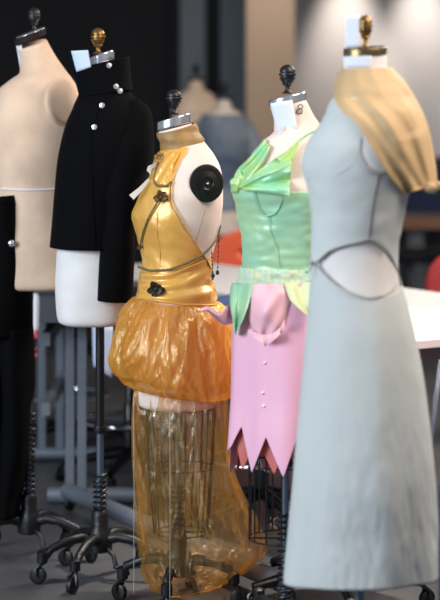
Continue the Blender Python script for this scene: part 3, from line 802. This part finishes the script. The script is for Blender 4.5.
for _ in range(2):
    W = [v.copy() for v in V]
    for i in range(1, NU):
        for j in range(nc): W[i*nc+j].y = .5*V[i*nc+j].y+.25*(V[(i-1)*nc+j].y+V[(i+1)*nc+j].y)
    V = W
mesh('drape', V, [(i*nc+j, i*nc+j+1, (i+1)*nc+j+1, (i+1)*nc+j) for i in range(NU) for j in range(nc-1)], 'oldgold', so, True, .0025)
g = G(); g.tube([V[NU*nc+j]+Vector((0, -.001, .001*math.sin(j*.9))) for j in range(nc)], .0034, 6); g.tube([V[i*nc]+Vector((0, -.001, 0)) for i in range(NU+1)], .0026, 6); g.out('rolled_hem', 'oldgold', so)
rng = random.Random(6); gx = V[NU*nc+NW-14]
def blob(c, r, sd):
    g = G(); rg = random.Random(sd); g.ball((0, 0, 0), r, 16, (1.35, .8, .9))
    g.V = [v*(1+.25*nz(v.x*120, v.y*120, v.z*120+sd)) for v in g.V]
    o = g.out('gathered_knot', 'oldgold', so); o.location = c
blob(gx+Vector((.004, -.012, -.004)), .014, 1); blob(gx+Vector((.022, -.010, .002)), .011, 5)

# ================================================================== THE SETTING
def struct(name, c, dmn, m):
    g = G(); g.box((0, 0, 0), dmn); o = g.out(name, m, None, smooth=False); o.location = c; o['kind'] = 'structure'; return o
fm = mat('concrete_floor', (92, 91, 92), .42, var=.3, vscale=1.6, bump=.05, bscale=8, spec=.4, col2=(74, 74, 76))
struct('floor', (0, 6.5, -.05), (16, 19, .1), fm)
wm = mat('grey_plaster', (170, 168, 168), .85, var=.04, vscale=2, bump=.04, bscale=30)
dm = mat('charcoal_paint', (30, 30, 32), .85, var=.15, vscale=1.2)
cm = mat('tan_pillar_paint', (186, 160, 136), .8, var=.06, vscale=2)
struct('wall_back', (4.1, 14.6, 1.6), (7.9, .2, 3.2), wm)
struct('wall_left', (-3.9, 14.6, 1.6), (8.1, .2, 3.2), dm)
struct('pillar', (.345, 13.2, 1.6), (.33, .4, 3.2), cm)
ceil = struct('ceiling', (0, 11.1, 3.28), (16, 7.4, .12), mat('ceiling_paint', (150, 150, 150), .9))
# glazed double door in the dark wall
dr = empty('door_1', (-.02, 14.42, 0), 'glazed door', 'door'); del dr['category']; del dr['label']; dr['kind'] = 'structure'
gm = mat('frosted_glass', (104, 114, 122), .3, var=.2, vscale=1.5)
for x in (-.19, .12):
    g = G(); g.box((x, 0, 1.2), (.20, .02, 2.3)); g.out('door_pane', gm, dr, smooth=False)
g = G()
for x in (-.32, -.04, .27): g.box((x, 0, 1.2), (.07, .08, 2.4))
g.box((-.02, 0, 2.42), (.66, .08, .08)); g.box((-.02, 0, .06), (.66, .08, .12)); g.out('door_frame', dm, dr, smooth=False)

# ------------------------------------------------------------------ furniture behind
def at_floor(px, d): return ((px-HX)/F*d, d, 0)

# long counter along the back wall
ct = empty('counter', (0, 12.7, 0), 'long back counter with tan wooden top and brown edge', 'counter')
g = G(); g.box((2.0, 0, .735), (4.4, .6, .03)); g.out('countertop', 'wood', ct, smooth=False)
g = G(); g.box((2.0, -.31, .715), (4.4, .02, .07)); g.out('edge_band', 'woodedge', ct, smooth=False)
for k in range(7):
    x = -.15+k*.72
    g = G(); g.box((x, .05, .35), (.1, .5, .70)); g.out('support_panel', 'cabinet', ct, smooth=False)
g = G(); g.box((2.0, .28, .4), (4.3, .03, .6)); g.out('back_panel', 'cabinet', ct, smooth=False)
g = G(); g.box((0, 0, .19), (1.6, .03, .38)); o = g.out('pinboard', 'navyboard', None, smooth=False, bevel=.004); o.location = (2.03, 12.9, .752)
tag(o, 'low navy felt pinboard standing on the tan back counter', 'pinboard')

# two long white tables, parallel to the row
ud = Vector((.55, -.835, 0)).normalized(); nd = Vector((.835, .55, 0)).normalized()
ang = math.atan2(ud.y, ud.x)
def white_table(center, L, W, label):
    t = empty('work_table', (center[0], center[1], 0), label, 'table', ang)
    g = G(); g.box((0, 0, .735), (L, W, .03)); g.out('tabletop', 'whitetop', t, smooth=False, bevel=.004)
    g = G(); g.box((0, 0, .69), (L-.2, W-.16, .05)); g.out('apron', 'tabsteel', t, smooth=False)
    for x in (-L/2+.25, L/2-.25):
        lg = G(); lg.tube([(x, -.06, .05), (x, -.06, .70)], .022, 12); lg.tube([(x, .06, .05), (x, .06, .70)], .022, 12)
        lg.tube([(x, -W/2+.06, .035), (x, W/2-.06, .035)], .028, 12); lg.out('leg', 'tabsteel', t)
    return t
seam = Vector((.031, 7.45, 0))
c_far = seam+nd*.375+ud*(.35); c_near = seam-nd*.25+ud*.78
white_table((c_far.x-.12*ud.x, c_far.y-.12*ud.y), 3.3, .74, 'long white topped work table farther from the dress forms')
white_table((c_near.x, c_near.y), 1.5, .48, 'white topped work table just behind the green top and grey dress')

# steel workbench behind the black jacket
wt = empty('workbench', (-.62, 7.5, 0), 'dark grey steel workbench frame behind the black jacket', 'workbench')
def lx(px, d): return (px-HX)/F*d+.62
g = G(); g.box((-.05, .0, .825), (.52, 1.2, .03)); g.out('benchtop', 'tabdark', wt, smooth=False)
g = G(); g.box((-.05, -.56, .755), (.50, .04, .11)); g.box((-.05, .56, .755), (.50, .04, .11)); g.box((-.28, 0, .755), (.04, 1.1, .11)); g.box((.18, 0, .755), (.04, 1.1, .11)); g.out('apron', 'tabdark', wt, smooth=False)
for (px, d) in ((70, 7.1), (82, 7.1), (42, 7.95), (60, 7.95)):
    g = G(); x = lx(px, d); y = d-7.5
    g.box((x, y, .40), (.032, .035, .72))
    for k in range(14): g.box((x+.0, y-.0185, .14+k*.04), (.008, .002, .014))
    g.out('leg', 'tabsteel', wt, smooth=False)
g = G(); g.tube([(lx(48, 7.1), -.4, .035), (lx(140, 7.1), -.4, .035)], .03, 14); g.out('foot_rail', 'tabsteel', wt)
g = G(); g.tube([(lx(15, 7.95), .45, .035), (lx(100, 7.95), .45, .035)], .028, 14); g.out('foot_rail', 'tabsteel', wt)
for z in (.62, .36):
    g = G(); a = (lx(44, 7.95), .45, z); b = (lx(70, 7.1), -.4, z); g.box(((a[0]+b[0])/2, (a[1]+b[1])/2, z), (.03, .9, .05), None)
    g.out('side_rail', 'tabsteel', wt, smooth=False)
def sheet(name, corners, d, m, label, cat):
    fr = Frame(corners[0][0], d)
    return card(fr, corners, (0, 0.01), name, m, label, cat, .01)
sheet('paper_sheet', [(92, 324), (113, 326), (112, 378), (93, 366)], 6.912, 'bluepaper', 'blank pale sheet hanging from the workbench edge beside the gold skirt', 'paper')
pp = sheet('printed_sheet', [(33, 284), (40, 286), (39, 330), (32, 338)], 6.912, 'paper', 'white sheet with red print hanging beside the black trousers', 'paper')
g = G(); g.box((.002, -.0065, .0), (.010, .004, .03)); g.box((-.002, -.0065, -.05), (.012, .004, .012)); g.box((.002, -.0065, -.075), (.008, .004, .012)); g.out('red_print', 'redprint', pp, smooth=False)

# rack base rail on the floor, parallel to the row
A = Vector((-.80, 7.42, .045)); B = Vector((.30, 5.50, .045))
A = Vector((-.56, 6.98, .045)); B = Vector((.2, 5.62, .045))
rb = empty('rack_base', ((A.x+B.x)/2, (A.y+B.y)/2, 0), 'long grey steel rack base rail on the floor behind the dress forms', 'rack')
mid = Vector(((A.x+B.x)/2, (A.y+B.y)/2, 0))
g = G(); g.tube([A-mid+Vector((0, 0, .03)), B-mid+Vector((0, 0, .03))], .03, 16); g.out('base_rail', 'tabsteel', rb)
t_ = (B-A).normalized(); n_ = Vector((-t_.y, t_.x, 0))
for k, e in enumerate((A, B)):
    for sgn in (0,):
        p = e-mid+n_*.12*sgn
        cs, wh = caster(rb, (p.x, p.y, .07), 1.0)

# drafting stools
def stool(pos, rz, label, seatz=.56, ring=True, back=True):
    t = empty('drafting_stool', pos, label, 'stool', rz, group='black drafting stools')
    g = G(); g.lathe([(.01, seatz-.06), (.17, seatz-.055), (.21, seatz-.03), (.215, seatz), (.19, seatz+.022), (.01, seatz+.03)], 32); g.out('seat', 'uphol', t)
    g = G(); g.lathe([(.026, .10), (.026, .3), (.018, .31), (.018, seatz-.05)], 18); g.out('gas_column', 'blackpl', t)
    if ring:
        g = G(); R = .19
        g.tube([(R*math.cos(2*PI*i/40), R*math.sin(2*PI*i/40), .24) for i in range(40)], .009, 8, closed=True)
        for k in range(3):
            a = 2*PI*k/3; g.tube([(.02*math.cos(a), .02*math.sin(a), .24), (R*math.cos(a), R*math.sin(a), .24)], .006, 6)
        o = g.out('foot_ring', 'chrome', t); o['label'] = 'chrome foot ring'
    for k in range(5):
        a = 2*PI*k/5+.3; c, s_ = math.cos(a), math.sin(a)
        g = G(); g.tube([(c*.015, s_*.015, .115), (c*.12, s_*.12, .10), (c*.27, s_*.27, .075)], [.024, .02, .014], 8); lg = g.out('leg', 'blackpl', t)
        caster(lg, (c*.265, s_*.265, .07), a+.8, 'blackpl')
    if back:
        g = G(); g.tube([(0, .15, seatz-.04), (0, .26, seatz-.02), (0, .27, seatz+.2)], .013, 8); g.out('back_bracket', 'blackpl', t)
        g = G(); V = []
        for i in range(9):
            for j in range(7):
                u, w = i/8*2-1, j/6*2-1
                V.append((.2*u*(1-.12*w*w), .27-.07*u*u+.02, seatz+.25+.13*w*(1-.15*u*u)))
        g.add(V, [(i*7+j, i*7+j+1, i*7+j+8, i*7+j+7) for i in range(8) for j in range(6)]); g.out('backrest', 'uphol', t, solid=.04)
    return t
stool(at_floor(130, 7.55), .4, 'black drafting stool with chrome ring between the jacket and the gold gown', ring=True, back=False)
stool(at_floor(262, 6.75), 1.1, 'black drafting stool behind the wire cage under the pink skirt', back=False, seatz=.52)
stool(at_floor(335, 5.7), 2.0, 'black drafting stool under the hem of the grey dress', back=False, seatz=.52)
stool(at_floor(65, 8.2), 2.3, 'black drafting stool behind the legs of the steel workbench', back=False)
stool(at_floor(411, 11.9), .2, 'black drafting stool standing at the tan back counter', back=False, seatz=.56)

# plastic shell chairs
def shell_chair(pos, rz, m, label, hole=True):
    t = empty('plastic_chair', pos, label, 'chair', rz, group='plastic shell chairs')
    V = []; n, k = 48, 6
    for i in range(n):
        a = 2*PI*i/n; c, s_ = math.cos(a), math.sin(a)
        e = 2.6; oc = math.copysign(abs(c)**(2/e), c); os_ = math.copysign(abs(s_)**(2/e), s_)
        for j in range(k+1):
            w = j/k
            x = .07*c*(1-w)+.225*oc*w; z = (.02*s_+.09)*(1-w)+.20*os_*w
            V.append((x, .20-.5*x*x*1.2+.12*(z+.2)*.5, .665+z))
    Fc = [(i*(k+1)+j, i*(k+1)+j+1, ((i+1) % n)*(k+1)+j+1, ((i+1) % n)*(k+1)+j) for i in range(n) for j in range(k)]
    mesh('back_shell', V, Fc, m, t, True, .008)
    V = []; Fc = []
    for i in range(13):
        for j in range(13):
            u, w = i/12*2-1, j/12*2-1
            V.append((.22*u*math.sqrt(1-.3*w*w), .2*w*math.sqrt(1-.3*u*u), .44+.03*u*u+.02*(w > .6)-.02*max(0, -w-.5)))
    for i in range(12):
        for j in range(12): Fc.append((i*13+j, i*13+j+1, (i+1)*13+j+1, (i+1)*13+j))
    mesh('seat_shell', V, Fc, m, t, True, .009)
    g = G()
    for s_ in (-1, 1): g.tube([(s_*.12, .14, .43), (s_*.14, .21, .47), (s_*.13, .205, .58)], .012, 8)
    g.out('back_bracket', 'chrome', t)
    for sx in (-1, 1):
        for sy in (-1, 1):
            g = G(); g.tube([(sx*.15, sy*.14, .44), (sx*.2, sy*.2, .01)], .011, 8); lg = g.out('leg', 'chrome', t)
    return t
shell_chair((.175, 9.75, 0), math.radians(178), 'orange', 'bright orange plastic chair behind the white table between two gowns')
shell_chair(at_floor(482, 8.45), math.radians(165), 'red', 'red plastic chair with its back above the far white table')
shell_chair((1.0, 5.62, 0), math.radians(-70), 'red', 'red plastic chair whose seat edge shows low beside the grey dress')

# roll of navy cloth, denim scrap
g = G(); g.lathe([(.01, 0), (.06, 0), (.064, .006), (.066, .3), (.065, .62), (.06, .626), (.02, .628)], 28)
o = g.out('cloth_roll', 'navy'); o.location = ((467-HX)/F*4.35, 4.35, 0); tag(o, 'upright roll of navy cloth beside the hem of the grey dress', 'cloth')
V = []
for i in range(15):
    for j in range(9):
        u, w = i/14-.5, j/8-.5
        V.append((u*.2, w*.12, .014+.03*(1-4*u*u)*(1-4*w*w)+.008*nz(u*14, w*14)))
o = mesh('denim_cloth', V, [(i*9+j, i*9+j+1, (i+1)*9+j+1, (i+1)*9+j) for i in range(14) for j in range(8)], 'denim', None, True, .004)
o.location = ((229-HX)/F*6.95, 6.95, .752); tag(o, 'crumpled denim cloth on the white table beside the pink ruffle', 'cloth')

# two dress forms far behind
def far_form(px, d, m, label, shirt=None, hgt=0.0):
    fr = Frame(px, d); k = .86
    def q(y, a, b, hd): return (px+a*k, HY+(y-HY)*k, px+b*k, HY+(y-HY)*k, hd, hd, 0, 2, 0)
    t = empty('dress_form', fr.root, label, 'dress form')
    Y0 = 58+hgt
    lo = Loft(fr, [q(Y0+18, -7, 7, .045), q(Y0+28, -9, 9, .05), q(Y0+36, -22, 22, .08), q(Y0+48, -28, 28, .1), q(Y0+75, -26, 26, .115), q(Y0+110, -19, 19, .1), q(Y0+150, -27, 27, .13), q(Y0+175, -26, 26, .13)])
    lo.patch('torso', m, t, nu=40, nv=40, cap0=True, cap1=True)
    g = G(); z = lo.pt(0, 0).z; g.lathe([(.05, z-.005), (.052, z), (.05, z+.014)], 24); g.out('neck_cap', 'iron', t)
    g = G(); g.lathe([(r*.025, zz*.08) for r, zz in KNOB], 18, Matrix.Translation((0, 0, z+.012))); g.out('neck_knob', 'iron', t)
    stand(t, (30, 120, 210, 300), lo.pt(1, 0).z+.02)
    return fr, t, lo
far_form(196, 11.2, 'tan', 'small tan dress form far behind the gold gown')
frb, tb, lob = far_form(224, 10.6, 'linen', 'dress form far behind in a pale blue shirt', hgt=22)
shr = empty('shirt', frb.root, 'pale blue shirt on a dress form far behind the gold gown', 'shirt')
lob.patch('shirt_body', 'shirt', shr, nu=60, nv=40, v0=.12, v1=.82, off=lambda v, t: .012+.01*nz(3*t, 8*v), solid=.003)
for sg in (-1, 1):
    g = G(); z = lob.pt(.2, 0).z
    g.tube([(sg*.12, 0, z), (sg*.165, -.01, z-.1), (sg*.185, -.02, z-.28), (sg*.17, -.05, z-.48)], [.045, .05, .045, .035], 14); g.out('sleeve', 'shirt', shr)

# ================================================================== LIGHT
def area(name, loc, target, size, power, col, sizey=None):
    l = bpy.data.lights.new(name, 'AREA'); l.energy = power; l.color = col; l.shape = 'RECTANGLE'; l.size = size; l.size_y = sizey or size
    o = bpy.data.objects.new(name, l); C.objects.link(o); o.location = loc
    o.rotation_euler = (Vector(target)-Vector(loc)).to_track_quat('-Z', 'Y').to_euler(); return o
area('window_daylight', (-3.6, 2.6, 2.3), (-.1, 5.6, 1.1), 2.4, 235, (.80, .90, 1.0), 2.0)
area('ceiling_panel', (1.6, 4.2, 3.1), (.1, 5.6, 1.0), 1.6, 85, (1.0, .87, .74), 1.6)
area('ceiling_panel', (2.0, 7.6, 3.1), (1.2, 7.4, .7), 1.4, 120, (1.0, .92, .84), 1.4)
def spot(loc, target, power, col, size=70, blend=.8):
    l = bpy.data.lights.new('washer_and_added_spot', 'SPOT'); l.energy = power; l.color = col; l.spot_size = math.radians(size); l.spot_blend = blend; l.shadow_soft_size = .06
    o = bpy.data.objects.new('washer_and_added_spot', l); C.objects.link(o); o.location = loc
    o.rotation_euler = (Vector(target)-Vector(loc)).to_track_quat('-Z', 'Y').to_euler()
for x in (.97, 1.54, 2.2): spot((x, 14.1, 3.1), (x, 14.5, 1.5), 330, (1.0, .88, .78), 40, 1.0)
spot((.42, 12.3, 3.1), (.34, 13.0, 1.6), 55, (1.0, .9, .8), 60, 1.0)  # added spot, no known fixture: lightens the tan pillar
spot((.45, 6.15, 3.15), (.45, 6.1, 0), 460, (1.0, .93, .86), 44, .7)  # added downward spot, not a wall washer: brightens floor between row and tables
w = bpy.data.worlds.new('room_light'); bpy.context.scene.world = w; w.use_nodes = True
bg = w.node_tree.nodes['Background']; bg.inputs['Color'].default_value = (.72, .82, 1.0, 1); bg.inputs['Strength'].default_value = .32

# ================================================================== CAMERA
cd = bpy.data.cameras.new('camera'); cam = bpy.data.objects.new('camera', cd); C.objects.link(cam)
cam.location = (0, 0, H); cam.rotation_euler = (PI/2, 0, 0)
cd.sensor_fit = 'VERTICAL'; cd.sensor_height = 36; cd.lens = F/600*36; cd.shift_y = -(300-HY)/600
cd.dof.use_dof = True; cd.dof.focus_distance = d3-.1; cd.dof.aperture_fstop = 2.3
cd.clip_end = 60
sc = bpy.context.scene; sc.camera = cam
sc.view_settings.view_transform = 'Standard'; sc.view_settings.look = 'None'; sc.view_settings.gamma = 1; sc.view_settings.use_curve_mapping = False
sc.view_settings.exposure = 0.0
